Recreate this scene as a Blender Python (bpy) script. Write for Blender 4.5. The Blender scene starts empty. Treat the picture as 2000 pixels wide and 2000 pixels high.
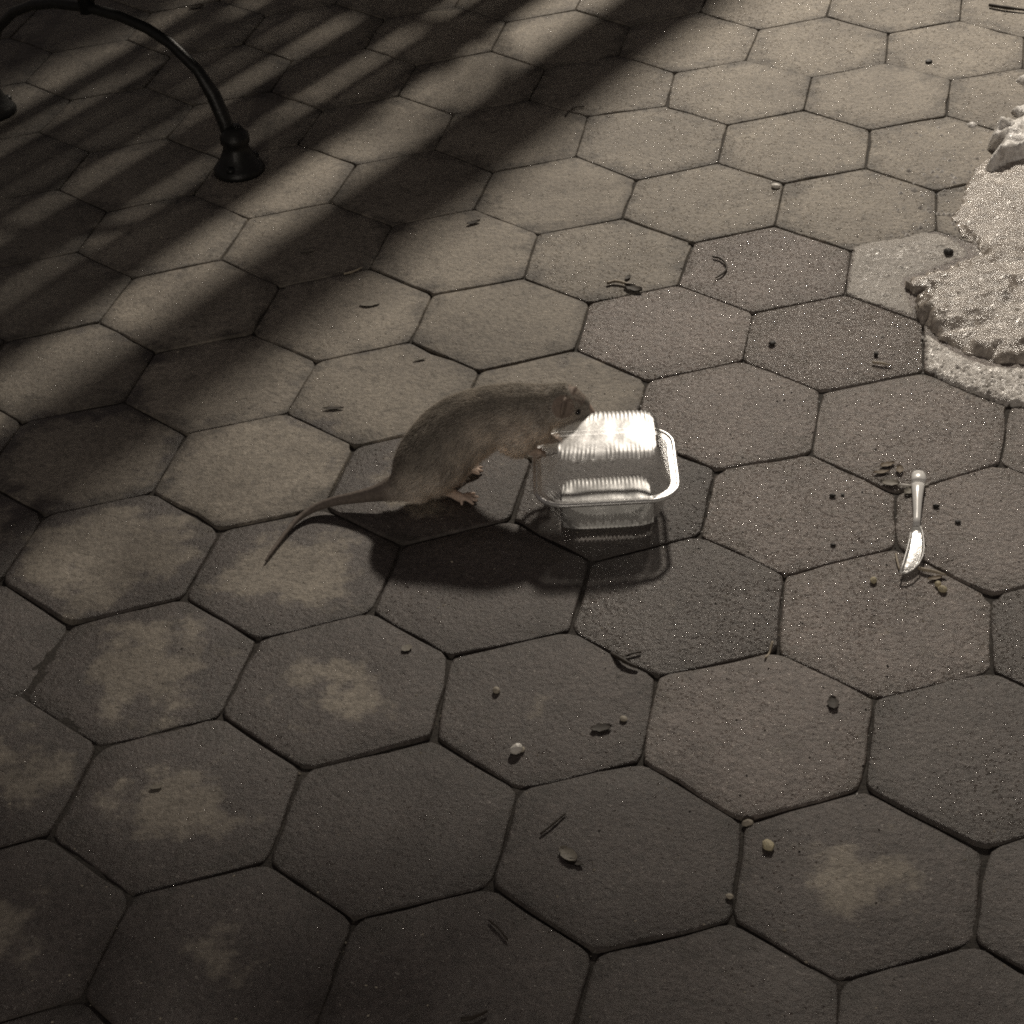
import bpy, bmesh, math, random
import numpy as np
from mathutils import Vector, Matrix, noise as mnoise

random.seed(7); rng = np.random.default_rng(7)
scene = bpy.context.scene
COL = scene.collection

# ------------------------------------------------------------------ camera, world, lamp, exposure
FPX, CAMH, PITCH, ROLL = 4053.1, 1.2811, 0.6140, 0.0734       # fitted to the paving joints
GRID_YAW, GRID_X, GRID_Y = -0.2606, -0.1990, -2.1720
_cp, _sp, _cr, _sr = math.cos(PITCH), math.sin(PITCH), math.cos(ROLL), math.sin(ROLL)
FWD = np.array([0, _cp, -_sp]); _u0 = np.array([0, _sp, _cp]); _x = np.array([1.0, 0, 0])
RGT = _cr * _x - _sr * _u0; UPV = _sr * _x + _cr * _u0
cam = bpy.data.cameras.new('camera'); camo = bpy.data.objects.new('camera', cam); COL.objects.link(camo)
M = Matrix.Identity(4)
for i in range(3):
    M[i][0], M[i][1], M[i][2] = RGT[i], UPV[i], -FWD[i]
M[2][3] = CAMH
camo.matrix_world = M
cam.sensor_fit = 'HORIZONTAL'; cam.sensor_width = 36; cam.lens = 36 * FPX / 2000
cam.clip_start = 0.05; cam.clip_end = 2000
scene.camera = camo

world = bpy.data.worlds.new('World'); scene.world = world; world.use_nodes = True
wn = world.node_tree.nodes; wn['Background'].inputs[0].default_value = (1.0, 0.87, 0.84, 1)   # even city night sky
wn['Background'].inputs[1].default_value = 0.068

LAMP = (1.05, 5.35, 2.4)          # street lamp beyond the far edge of the picture
LAMP_POWER = 550.0
LAMP_RADIUS = 0.13
FILL_LAMP_POWER = 680.0
LAMP_COLOR = (1.0, 0.90, 0.77)

vs = scene.view_settings
vs.view_transform = 'Standard'; vs.look = 'None'; vs.gamma = 1.0; vs.exposure = 0.0; vs.use_curve_mapping = False
scene.render.engine = 'CYCLES'
scene.cycles.max_bounces = 10; scene.cycles.transparent_max_bounces = 24
scene.cycles.filter_width = 1.9; scene.cycles.use_denoising = False
scene.cycles.caustics_reflective = False; scene.cycles.caustics_refractive = False

def gp(x, y, z=0.0):
    """point at height z seen at photo position (x, y)"""
    d = FWD + RGT * (x - 1000) / FPX - UPV * (y - 1000) / FPX
    t = (CAMH - z) / -d[2]
    return np.array([0, 0, CAMH]) + t * d
def gv(x, y, z=0.0): return Vector(gp(x, y, z))

# ------------------------------------------------------------------ helpers
def mesh(name, verts, faces, mat=None, smooth=True):
    me = bpy.data.meshes.new(name)
    me.from_pydata([tuple(v) for v in verts], [], [tuple(f) for f in faces]); me.update()
    if mat is not None: me.materials.append(mat)
    if smooth: me.polygons.foreach_set('use_smooth', [True] * len(me.polygons))
    return me
def link(name, me, parent=None, loc=None):
    o = bpy.data.objects.new(name, me); COL.objects.link(o)
    if parent is not None: o.parent = parent
    if loc is not None: o.location = loc
    return o
def tag(o, label=None, cat=None, group=None, kind=None):
    if label: o['label'] = label
    if cat: o['category'] = cat
    if group: o['group'] = group
    if kind: o['kind'] = kind
    return o
def empty(name, loc=(0, 0, 0)):
    o = bpy.data.objects.new(name, None); COL.objects.link(o); o.location = loc; o.empty_display_size = 0.05
    return o
class MB:
    def __init__(s): s.v = []; s.f = []
    def add(s, v, f):
        b = len(s.v); s.v += [tuple(p) for p in v]; s.f += [tuple(i + b for i in q) for q in f]; return s
    def tube(s, pts, rad, n=8, cap=True, squash=None):
        pts = [Vector(p) for p in pts]
        if not hasattr(rad, '__len__'): rad = [rad] * len(pts)
        v = []; f = []; prev = None
        for i, p in enumerate(pts):
            t = (pts[min(i + 1, len(pts) - 1)] - pts[max(i - 1, 0)]).normalized()
            if prev is None:
                a = t.orthogonal().normalized()
                up = Vector((0, 0, 1)); c = t.cross(up)
                if c.length > 0.1: a = c.normalized()
            else:
                a = (prev - t * prev.dot(t)).normalized()
            prev = a; b = a.cross(t)
            for k in range(n):
                an = 2 * math.pi * k / n
                v.append(p + (a * math.cos(an) + b * math.sin(an) * (squash or 1)) * rad[i])
        for i in range(len(pts) - 1):
            for k in range(n):
                f.append((i * n + k, i * n + (k + 1) % n, (i + 1) * n + (k + 1) % n, (i + 1) * n + k))
        if cap:
            f.append(tuple(range(n))[::-1]); f.append(tuple((len(pts) - 1) * n + k for k in range(n)))
        return s.add(v, f)
    def lathe(s, c, prof, n=20, axis=None):
        v = []; f = []; c = Vector(c)
        for r, z in prof:
            for k in range(n):
                a = 2 * math.pi * k / n; v.append(c + Vector((r * math.cos(a), r * math.sin(a), z)))
        for i in range(len(prof) - 1):
            for k in range(n):
                f.append((i * n + k, i * n + (k + 1) % n, (i + 1) * n + (k + 1) % n, (i + 1) * n + k))
        f.append(tuple(range(n))[::-1]); f.append(tuple((len(prof) - 1) * n + k for k in range(n)))
        return s.add(v, f)
    def sphere(s, c, r, axes=None, n=14, m=9):
        c = Vector(c); v = []; f = []
        ax = axes or (Vector((1, 0, 0)), Vector((0, 1, 0)), Vector((0, 0, 1)))
        if not hasattr(r, '__len__'): r = (r, r, r)
        for i in range(1, m):
            th = math.pi * i / m
            for k in range(n):
                a = 2 * math.pi * k / n
                v.append(c + ax[0] * (r[0] * math.sin(th) * math.cos(a)) + ax[1] * (r[1] * math.sin(th) * math.sin(a)) + ax[2] * (r[2] * math.cos(th)))
        top = len(v); v.append(c + ax[2] * r[2]); bot = len(v); v.append(c - ax[2] * r[2])
        for i in range(m - 2):
            for k in range(n):
                f.append((i * n + k, (i + 1) * n + k, (i + 1) * n + (k + 1) % n, i * n + (k + 1) % n))
        for k in range(n):
            f.append((top, k, (k + 1) % n)); f.append((bot, (m - 2) * n + (k + 1) % n, (m - 2) * n + k))
        return s.add(v, f)
    def box(s, c, x, y, z):
        """box at centre c with half-axis vectors x, y, z"""
        c, x, y, z = map(Vector, (c, x, y, z)); v = []
        for k in (-1, 1):
            for j in (-1, 1):
                for i in (-1, 1): v.append(c + x * i + y * j + z * k)
        return s.add(v, [(0, 2, 3, 1), (4, 5, 7, 6), (0, 1, 5, 4), (2, 6, 7, 3), (0, 4, 6, 2), (1, 3, 7, 5)])
    def build(s, name, mat, parent=None, smooth=True, origin=None):
        if origin is not None:
            o = Vector(origin); vv = [Vector(p) - o for p in s.v]
        else: vv = s.v
        ob = link(name, mesh(name, vv, s.f, mat, smooth), parent)
        if origin is not None: ob.location = origin
        return ob

# ------------------------------------------------------------------ materials
def newmat(name):
    m = bpy.data.materials.new(name); m.use_nodes = True
    nt = m.node_tree; return m, nt, nt.nodes, nt.links, nt.nodes['Principled BSDF']
def N(nt, kind, **kw):
    n = nt.nodes.new(kind)
    for k, v in kw.items():
        if k.startswith('i_'): n.inputs[k[2:].replace('_', ' ')].default_value = v
        else: setattr(n, k, v)
    return n
def ramp(nt, fac, stops):
    r = N(nt, 'ShaderNodeValToRGB'); e = r.color_ramp.elements
    while len(e) < len(stops): e.new(0.5)
    for q, (p, c) in zip(e, stops):
        q.position = p; q.color = c if len(c) == 4 else (*c, 1)
    nt.links.new(fac, r.inputs[0]); return r.outputs[0]
def math_(nt, op, a, b=None, c=None, clamp=False):
    n = N(nt, 'ShaderNodeMath', operation=op, use_clamp=clamp)
    for i, q in enumerate((a, b, c)):
        if q is None: continue
        if isinstance(q, (int, float)): n.inputs[i].default_value = q
        else: nt.links.new(q, n.inputs[i])
    return n.outputs[0]
def mix(nt, fac, a, b, blend='MIX'):
    n = N(nt, 'ShaderNodeMix', data_type='RGBA', blend_type=blend)
    for i, q in ((0, fac), (6, a), (7, b)):
        if isinstance(q, (int, float)): n.inputs[i].default_value = q
        elif isinstance(q, tuple): n.inputs[i].default_value = (*q, 1) if len(q) == 3 else q
        else: nt.links.new(q, n.inputs[i])
    return n.outputs[2]
def noise(nt, vec, scale, detail=3, rough=0.55, dist=0.0):
    n = N(nt, 'ShaderNodeTexNoise'); n.inputs['Scale'].default_value = scale
    n.inputs['Detail'].default_value = detail; n.inputs['Roughness'].default_value = rough; n.inputs['Distortion'].default_value = dist
    nt.links.new(vec, n.inputs['Vector']); return n.outputs['Fac']

def paver_material():
    m, nt, nd, lk, bs = newmat('concrete_paver')
    geo = N(nt, 'ShaderNodeNewGeometry'); pos = geo.outputs['Position']
    tc = N(nt, 'ShaderNodeTexCoord'); ob = tc.outputs['Object']
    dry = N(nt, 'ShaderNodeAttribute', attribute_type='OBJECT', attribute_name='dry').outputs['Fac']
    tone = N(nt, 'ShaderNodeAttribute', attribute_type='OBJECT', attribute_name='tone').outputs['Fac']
    frost = N(nt, 'ShaderNodeAttribute', attribute_type='OBJECT', attribute_name='frost').outputs['Fac']
    # damp rim, dry heart that also paints light dapples: distance from the paver's own centre, broken up by noise
    ln = N(nt, 'ShaderNodeVectorMath', operation='LENGTH'); lk.new(ob, ln.inputs[0])
    d = math_(nt, 'DIVIDE', ln.outputs['Value'], 0.11)
    d = math_(nt, 'MULTIPLY', d, math_(nt, 'LESS_THAN', d, 1.4))       # the joined outer field has no middle of its own
    n1 = noise(nt, pos, 17, 4, 0.6); n2 = noise(nt, pos, 60, 3, 0.6)
    dd = math_(nt, 'ADD', d, math_(nt, 'MULTIPLY', math_(nt, 'SUBTRACT', n1, 0.5), 2.3))
    dd = math_(nt, 'ADD', dd, math_(nt, 'MULTIPLY', math_(nt, 'SUBTRACT', n2, 0.5), 0.35))
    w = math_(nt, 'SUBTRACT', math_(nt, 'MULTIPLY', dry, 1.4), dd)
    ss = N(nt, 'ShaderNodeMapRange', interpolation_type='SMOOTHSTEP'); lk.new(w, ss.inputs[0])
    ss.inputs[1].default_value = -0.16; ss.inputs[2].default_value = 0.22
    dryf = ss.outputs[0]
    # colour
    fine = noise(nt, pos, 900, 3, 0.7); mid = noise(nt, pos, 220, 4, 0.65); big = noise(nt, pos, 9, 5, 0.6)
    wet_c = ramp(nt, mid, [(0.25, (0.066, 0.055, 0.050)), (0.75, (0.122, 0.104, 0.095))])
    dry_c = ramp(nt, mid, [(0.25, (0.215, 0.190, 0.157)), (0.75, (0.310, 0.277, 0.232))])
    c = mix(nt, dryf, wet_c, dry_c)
    c = mix(nt, 1.0, c, ramp(nt, big, [(0.3, (0.72, 0.71, 0.70)), (0.7, (1.15, 1.15, 1.13))]), 'MULTIPLY')
    c = mix(nt, 1.0, c, ramp(nt, fine, [(0.25, (0.55, 0.54, 0.53)), (0.5, (1, 1, 1)), (0.8, (1.4, 1.4, 1.4))]), 'MULTIPLY')
    # dark pits and pale stone chips of the aggregate
    def shifted(o):
        v = N(nt, 'ShaderNodeVectorMath', operation='ADD'); lk.new(pos, v.inputs[0]); v.inputs[1].default_value = o; return v.outputs[0]
    chip = ramp(nt, noise(nt, shifted((3.1, 7.7, 1.3)), 330, 1.5, 0.5), [(0.68, (0, 0, 0)), (0.73, (1, 1, 1))])
    pit = ramp(nt, noise(nt, shifted((9.4, 2.2, 5.9)), 300, 2, 0.55), [(0.69, (0, 0, 0)), (0.74, (1, 1, 1))])
    c = mix(nt, math_(nt, 'MULTIPLY', chip, 0.55), c, (0.42, 0.39, 0.35))
    c = mix(nt, math_(nt, 'MULTIPLY', pit, 0.8), c, (0.02, 0.018, 0.015))
    # grime in blotches
    st = noise(nt, pos, 38, 5, 0.7, 0.6)
    c = mix(nt, ramp(nt, st, [(0.55, (0, 0, 0)), (0.72, (0.6, 0.6, 0.6))]), c, (0.06, 0.052, 0.04))
    n4 = noise(nt, pos, 28, 5, 0.7)
    ed = math_(nt, 'ADD', d, math_(nt, 'MULTIPLY', math_(nt, 'SUBTRACT', n4, 0.5), 1.3))
    c = mix(nt, ramp(nt, math_(nt, 'MULTIPLY', ed, 0.8), [(0.60, (0, 0, 0)), (0.88, (0.75, 0.75, 0.75))]), c, (0.045, 0.038, 0.031))
    c = mix(nt, 1.0, c, ramp(nt, noise(nt, pos, 130, 3, 0.6), [(0.3, (0.68, 0.68, 0.68)), (0.6, (1.08, 1.08, 1.08))]), 'MULTIPLY')
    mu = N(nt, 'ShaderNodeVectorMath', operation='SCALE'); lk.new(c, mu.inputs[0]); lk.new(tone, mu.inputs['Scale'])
    cf = mix(nt, math_(nt, 'MULTIPLY', frost, 0.75), mu.outputs[0], (0.46, 0.43, 0.39))
    lk.new(cf, bs.inputs['Base Color'])
    # gloss: damp film over the grains, tiny facets that catch the lamp
    rr = math_(nt, 'SUBTRACT', math_(nt, 'SUBTRACT', 0.62, math_(nt, 'MULTIPLY', frost, 1.3)), math_(nt, 'MULTIPLY', math_(nt, 'SUBTRACT', 1.0, dryf), 0.14))
    rr = math_(nt, 'ADD', rr, math_(nt, 'MULTIPLY', math_(nt, 'SUBTRACT', fine, 0.5), 0.3))
    v2 = N(nt, 'ShaderNodeTexVoronoi', feature='F1'); v2.inputs['Scale'].default_value = 330; lk.new(pos, v2.inputs['Vector'])
    s2 = N(nt, 'ShaderNodeSeparateColor'); lk.new(v2.outputs['Color'], s2.inputs[0])
    glint = math_(nt, 'MULTIPLY', math_(nt, 'GREATER_THAN', s2.outputs[2], math_(nt, 'SUBTRACT', 1.09, math_(nt, 'ADD', math_(nt, 'MULTIPLY', frost, 3.6), math_(nt, 'MULTIPLY', noise(nt, pos, 11, 3, 0.6), 0.24)))), math_(nt, 'LESS_THAN', v2.outputs['Distance'], 0.42))
    rr = math_(nt, 'MULTIPLY', rr, math_(nt, 'SUBTRACT', 1.0, math_(nt, 'MULTIPLY', glint, 0.72)))
    lk.new(rr, bs.inputs['Roughness'])
    bs.inputs['Specular IOR Level'].default_value = 0.5
    b1 = N(nt, 'ShaderNodeBump'); b1.inputs['Strength'].default_value = 0.7; b1.inputs['Distance'].default_value = 0.0030
    coarse = noise(nt, pos, 150, 2, 0.5)
    h = math_(nt, 'ADD', math_(nt, 'MULTIPLY', mid, 0.8), math_(nt, 'MULTIPLY', fine, 0.45))
    h = math_(nt, 'ADD', h, math_(nt, 'MULTIPLY', coarse, math_(nt, 'ADD', 0.5, math_(nt, 'MULTIPLY', frost, 9.0))))
    h = math_(nt, 'ADD', h, math_(nt, 'MULTIPLY', chip, 0.22)); h = math_(nt, 'SUBTRACT', h, math_(nt, 'MULTIPLY', pit, 0.5))
    h = math_(nt, 'ADD', h, math_(nt, 'MULTIPLY', glint, math_(nt, 'MULTIPLY', v2.outputs['Distance'], 0.9))); lk.new(h, b1.inputs['Height'])
    b2 = N(nt, 'ShaderNodeBump'); b2.inputs['Strength'].default_value = 0.35; b2.inputs['Distance'].default_value = 0.004
    lk.new(noise(nt, pos, 45, 4, 0.6), b2.inputs['Height']); lk.new(b1.outputs[0], b2.inputs['Normal'])
    lk.new(b2.outputs[0], bs.inputs['Normal'])
    return m

def joint_material():
    m, nt, nd, lk, bs = newmat('joint_dirt')
    pos = N(nt, 'ShaderNodeNewGeometry').outputs['Position']
    n = noise(nt, pos, 300, 4, 0.7)
    c = ramp(nt, n, [(0.3, (0.020, 0.017, 0.014)), (0.7, (0.07, 0.06, 0.05))]); lk.new(c, bs.inputs['Base Color'])
    bs.inputs['Roughness'].default_value = 0.9
    b = N(nt, 'ShaderNodeBump'); b.inputs['Strength'].default_value = 0.8; b.inputs['Distance'].default_value = 0.002
    lk.new(n, b.inputs['Height']); lk.new(b.outputs[0], bs.inputs['Normal'])
    return m

def simple(name, col, rough=0.6, var=0.25, scale=300, spec=0.5, bump=0.3, metal=0.0, trans=0.0):
    m, nt, nd, lk, bs = newmat(name)
    ob = N(nt, 'ShaderNodeTexCoord').outputs['Object']
    n = noise(nt, ob, scale, 4, 0.65)
    lo = tuple(q * (1 - var) for q in col); hi = tuple(min(1, q * (1 + var)) for q in col)
    lk.new(ramp(nt, n, [(0.3, lo), (0.7, hi)]), bs.inputs['Base Color'])
    bs.inputs['Roughness'].default_value = rough; bs.inputs['Specular IOR Level'].default_value = spec
    bs.inputs['Metallic'].default_value = metal
    if trans: bs.inputs['Subsurface Weight'].default_value = trans; bs.inputs['Subsurface Radius'].default_value = (0.004, 0.004, 0.004); bs.inputs['Subsurface Scale'].default_value = 1.0
    if bump:
        b = N(nt, 'ShaderNodeBump'); b.inputs['Strength'].default_value = bump; b.inputs['Distance'].default_value = 0.001
        lk.new(n, b.inputs['Height']); lk.new(b.outputs[0], bs.inputs['Normal'])
    return m

def film_material(name, milk, rough, tint=(0.99, 0.99, 0.985), scr=0.0, refl=0.04):
    """thin clear plastic: see-through film with a surface gloss and some milky scatter"""
    m, nt, nd, lk, bs = newmat(name); nd.remove(bs); out = nd['Material Output']
    ob = N(nt, 'ShaderNodeTexCoord').outputs['Object']
    tr = N(nt, 'ShaderNodeBsdfTransparent'); tr.inputs[0].default_value = (*tint, 1)
    gl = N(nt, 'ShaderNodeBsdfGlossy'); gl.inputs['Roughness'].default_value = rough; gl.inputs[0].default_value = (1, 1, 1, 1)
    df = N(nt, 'ShaderNodeBsdfDiffuse'); df.inputs[0].default_value = (0.85, 0.85, 0.83, 1)
    tl = N(nt, 'ShaderNodeBsdfTranslucent'); tl.inputs[0].default_value = (0.9, 0.9, 0.88, 1)
    half = N(nt, 'ShaderNodeMixShader'); half.inputs[0].default_value = 0.6; lk.new(df.outputs[0], half.inputs[1]); lk.new(tl.outputs[0], half.inputs[2])
    n = noise(nt, ob, 120, 4, 0.7, 0.5)
    mp = N(nt, 'ShaderNodeMapping'); mp.inputs['Scale'].default_value = (30, 420, 200); lk.new(ob, mp.inputs[0])
    n2 = noise(nt, mp.outputs[0], 1.0, 3, 0.6)
    f = math_(nt, 'ADD', math_(nt, 'MULTIPLY', n, 0.6), math_(nt, 'MULTIPLY', n2, 0.5))
    f = math_(nt, 'MULTIPLY', math_(nt, 'ADD', math_(nt, 'MULTIPLY', math_(nt, 'SUBTRACT', f, 0.55), scr), 1.0), milk, clamp=True)
    m1 = N(nt, 'ShaderNodeMixShader'); lk.new(f, m1.inputs[0]); lk.new(tr.outputs[0], m1.inputs[1]); lk.new(half.outputs[0], m1.inputs[2])
    fr = N(nt, 'ShaderNodeFresnel'); fr.inputs[0].default_value = 1.5
    m2 = N(nt, 'ShaderNodeMixShader'); lk.new(math_(nt, 'ADD', math_(nt, 'MULTIPLY', fr.outputs[0], 0.55), refl, clamp=True), m2.inputs[0]); lk.new(m1.outputs[0], m2.inputs[1]); lk.new(gl.outputs[0], m2.inputs[2])
    b = N(nt, 'ShaderNodeBump'); b.inputs['Strength'].default_value = 0.35; b.inputs['Distance'].default_value = 0.0012
    lk.new(noise(nt, ob, 70, 3, 0.6), b.inputs['Height']); lk.new(b.outputs[0], gl.inputs['Normal']); lk.new(b.outputs[0], fr.inputs['Normal'])
    lk.new(m2.outputs[0], out.inputs['Surface'])
    return m

MP = paver_material(); MJ = joint_material()
M_IRON = simple('black_painted_iron', (0.010, 0.010, 0.009), 0.42, 0.5, 120, 0.35, 0.9)
M_SLAT = simple('dark_wood_slat', (0.06, 0.045, 0.032), 0.6, 0.3, 40)
M_FILM = film_material('clear_plastic_film', 0.12, 0.24, scr=2.4, refl=0.06)
M_MILK = film_material('ribbed_plastic', 0.32, 0.42, scr=3.0, refl=0.14)
M_MILKB = film_material('ribbed_base_plastic', 0.90, 0.40, scr=0.9, refl=0.12)
M_RIM = film_material('rolled_plastic_edge', 1.0, 0.35, scr=0.6, refl=0.20)
M_TWIG_D = simple('dark_twig', (0.035, 0.026, 0.018), 0.7)
M_TWIG_P = simple('pale_twig', (0.42, 0.36, 0.27), 0.6)
M_LEAF_D = simple('dark_dead_leaf', (0.03, 0.022, 0.014), 0.7)
M_LEAF_T = simple('tan_dead_leaf', (0.17, 0.125, 0.075), 0.65)
M_LEAF_G = simple('grey_dead_leaf', (0.20, 0.18, 0.145), 0.65)
M_STONE_W = simple('white_pebble', (0.72, 0.69, 0.63), 0.5, 0.12, 200)
M_STONE_P = simple('pale_crumb', (0.40, 0.36, 0.29), 0.7, 0.2, 200)
M_CRUMB_Y = simple('yellow_crumb', (0.52, 0.46, 0.31), 0.7, 0.2, 200)
M_STONE_D = simple('dark_grit', (0.022, 0.019, 0.016), 0.6, 0.3, 200)

# ------------------------------------------------------------------ paving
W = 0.2032; S = W / math.sqrt(3)
_c, _s = math.cos(GRID_YAW), math.sin(GRID_YAW)
def grid(X, Y): return np.array([_c * X - _s * Y - GRID_X, _s * X + _c * Y - GRID_Y])
OFF = dict(t=(0, 2), rt=(1, 1), rb=(1, -1), b=(0, -2), lb=(-1, -1), lt=(-1, 1))
ORDER = ['t', 'lt', 'lb', 'b', 'rb', 'rt']
def vkey(r, c, n): return (int(round(2 * c)) + OFF[n][0], -3 * r + OFF[n][1])
def vpos(k): return grid(k[0] * W / 2, k[1] * S / 2)
CORN = {}                                         # joint corners read off the photograph
def ob_(r, c, ox, oy, sc=1.932, **k):
    for n, (x, y) in k.items(): CORN[vkey(r, c, n)] = gp(ox + x / sc, oy + y / sc)[:2]
ob_(0, 0, 1000, 0, t=(625, 1075), rt=(910, 1180), rb=(870, 1360), b=(510, 1437), lb=(240, 1320), lt=(292, 1143))
ob_(0, 1, 1000, 0, t=(1255, 1110), b=(1170, 1470), rb=(1550, 1400), rt=(1548, 1215))
ob_(-1, .5, 1000, 0, lt=(680, 915), t=(990, 850), rt=(1280, 945))
ob_(-1, -.5, 1000, 0, t=(415, 822), lt=(97, 882), lb=(45, 1050))
ob_(-2, 0, 1000, 0, lt=(470, 680), t=(775, 615), rt=(1025, 692))
ob_(-2, 1, 1000, 0, t=(1335, 635), rt=(1600, 720), rb=(1600, 870))
ob_(-3, -.5, 1000, 0, lt=(285, 440), t=(580, 400), rt=(812, 470), lb=(240, 590))
ob_(-3, .5, 1000, 0, t=(1100, 415), rt=(1350, 490))
ob_(-4, 0, 1000, 0, lt=(615, 275), t=(880, 228), rt=(1130, 290))
ob_(-4, 1, 1000, 0, t=(1410, 238), rt=(1655, 300), rb=(1640, 437))
ob_(-5, -.5, 1000, 0, t=(710, 45), rt=(930, 110), lb=(400, 207))
ob_(-5, .5, 1000, 0, t=(1185, 62), rt=(1420, 125))
ob_(-5, 1.5, 1000, 0, t=(1690, 78))
ob_(1, .5, 1000, 0, b=(770, 1770), rb=(1140, 1690), rt=(1165, 1475))
ob_(1, 1.5, 1000, 0, rt=(1875, 1530))
ob_(2, 1, 0, 0, sc=.966, t=(1530, 855), rt=(1690, 930), rb=(1690, 1030), b=(1480, 1085), lb=(1320, 1010))
ob_(3, .5, 1000, 1000, rb=(1000, 530), b=(545, 625), lb=(220, 450))
ob_(3, 1.5, 1000, 1000, rt=(1810, 310), rb=(1810, 600), b=(1370, 700))
ob_(4, 1, 1000, 1000, rb=(1330, 1040), b=(870, 1165), lb=(490, 940))
ob_(5, 1.5, 1000, 1000, rt=(1790, 1275), rb=(1740, 1630), b=(1240, 1775), lb=(830, 1540))
ob_(4, 0, 0, 0, sc=.966, lt=(850, 1240), lb=(820, 1390), b=(980, 1490))
ob_(5, -.5, 0, 1000, lt=(1140, 970), lb=(1010, 1320), b=(1330, 1540))
def corner(k):
    if k not in CORN:
        # carry the nearest measured shifts over, plus a little unevenness
        p = vpos(k); w = 0; sft = np.zeros(2)
        for kk in OBS:
            dist = np.hypot(*(vpos(kk) - p)); q = 1 / (dist + 0.05) ** 3; sft += q * (OBS[kk] - vpos(kk)); w += q
        r = random.Random(hash(k) & 0xffff)
        CORN[k] = p + sft / (w + 60) + np.array([r.uniform(-1, 1), r.uniform(-1, 1)]) * 0.002
    return CORN[k]
OBS = dict(CORN)

def pix(P):
    q = np.array(P) - np.array([0, 0, CAMH]); d = q @ FWD
    return 1000 + FPX * (q @ RGT) / d, 1000 - FPX * (q @ UPV) / d, d

# how dry each stone is, painted dapples and rat shade included, its tone, and frost, by photo position of its middle
DRY_DAPPLE_SPOTS = [(250, 1270, .40), (270, 1500, .30), (180, 1080, .55), (530, 1110, .42), (10, 1200, .45), (0, 1450, .40), (60, 1780, .20),  # lamplight dapples and the rat's shade painted as dry and damp
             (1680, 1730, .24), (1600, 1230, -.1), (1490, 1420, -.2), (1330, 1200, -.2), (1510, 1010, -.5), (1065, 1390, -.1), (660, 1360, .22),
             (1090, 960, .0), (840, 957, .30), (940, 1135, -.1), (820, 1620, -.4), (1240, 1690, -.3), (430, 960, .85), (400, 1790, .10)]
def paver_state(c, rnd):
    x, y, _ = pix((c[0], c[1], 0))
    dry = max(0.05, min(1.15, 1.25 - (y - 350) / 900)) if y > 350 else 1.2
    if x > 1250 and 480 < y < 1150: dry = -0.5

    tone = 1.13 + rnd.uniform(-0.08, 0.08)
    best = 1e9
    for sx, sy, v in DRY_DAPPLE_SPOTS:
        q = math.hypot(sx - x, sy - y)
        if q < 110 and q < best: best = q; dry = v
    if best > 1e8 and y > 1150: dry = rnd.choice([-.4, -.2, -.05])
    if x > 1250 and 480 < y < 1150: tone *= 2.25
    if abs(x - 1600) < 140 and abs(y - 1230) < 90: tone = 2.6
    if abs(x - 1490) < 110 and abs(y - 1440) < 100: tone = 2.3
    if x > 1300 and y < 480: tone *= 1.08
    if x < 800 and y < 800: tone *= min(1.0, max(.42, .42 + (x + .5 * y) / 1300))  # bench shade painted into the stone tone, deepest at far left
    frost = 0.0
    if abs(x - 1640) < 90 and abs(y - 670) < 70: frost = 0.16
    elif x > 1230 and 430 < y < 1330: frost = 0.09
    elif x > 1150 and y < 1600: frost = 0.04
    return dry, tone, frost

def paver_mesh(cell, rnd, near):
    """one hexagonal stone: uneven outline, worn rounded rim, slightly tipped top"""
    pts = [corner(vkey(cell[0], cell[1], n)) for n in ORDER]
    c = sum(pts) / 6
    gap = 0.0003 + 0.0002 * near + rnd.uniform(0, 0.0008)
    rc = 0.005 + 0.006 * near
    ins = []
    for i in range(6):                       # move every edge inwards by half the joint
        a, b, d = pts[i - 1], pts[i], pts[(i + 1) % 6]
        e1 = (b - a) / np.linalg.norm(b - a); e2 = (d - b) / np.linalg.norm(d - b)
        n1 = np.array([-e1[1], e1[0]]); n2 = np.array([-e2[1], e2[0]])
        bis = n1 + n2; bis /= np.linalg.norm(bis); ins.append(b + bis * gap / max(0.3, bis @ n1))
    out = []
    for i in range(6):
        a, b, d = ins[i - 1], ins[i], ins[(i + 1) % 6]
        u = (a - b) / np.linalg.norm(a - b); v = (d - b) / np.linalg.norm(d - b)
        out += [b + u * rc, b + (u + v) * rc * 0.27, b + v * rc]
        for t in (0.33, 0.66):
            out.append((b + v * rc) * (1 - t) + (d - v * rc) * t)
    out = [p + np.array([rnd.uniform(-1, 1), rnd.uniform(-1, 1)]) * (0.0006 + 0.0008 * near) for p in out]
    out = [c + (p - c) * (1 - (rnd.uniform(.010, .034) if rnd.random() < .07 else 0)) for p in out]      # chipped rims
    n = len(out); lo = [p - c for p in out]
    hz = rnd.uniform(-1, 0.6) * (0.0008 + 0.0016 * near)
    tx, ty = (rnd.uniform(-1, 1) * (0.005 + 0.010 * near) for _ in range(2))
    bev = 0.0026 + 0.0010 * near; dep = 0.0010 + 0.0007 * near
    V = []; F = []
    for k, (sc_, z) in enumerate(((0, -0.03), (0, -dep - 0.0008), (bev * 0.35, -dep * 0.35), (bev, 0), (0.045, 0.0003 + 0.0005 * near))):
        for p in lo:
            q = p * (1 - sc_ / np.linalg.norm(p))
            zz = z + (hz + tx * q[0] + ty * q[1] if k else 0)
            V.append((q[0], q[1], zz))
    V.append((0, 0, hz + 0.0004 + 0.0006 * near))
    for k in range(4):
        for i in range(n):
            j = (i + 1) % n
            F.append((k * n + i, k * n + j, (k + 1) * n + j, (k + 1) * n + i))
    for i in range(n): F.append((4 * n + i, 4 * n + (i + 1) % n, len(V) - 1))
    return c, V, F

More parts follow.
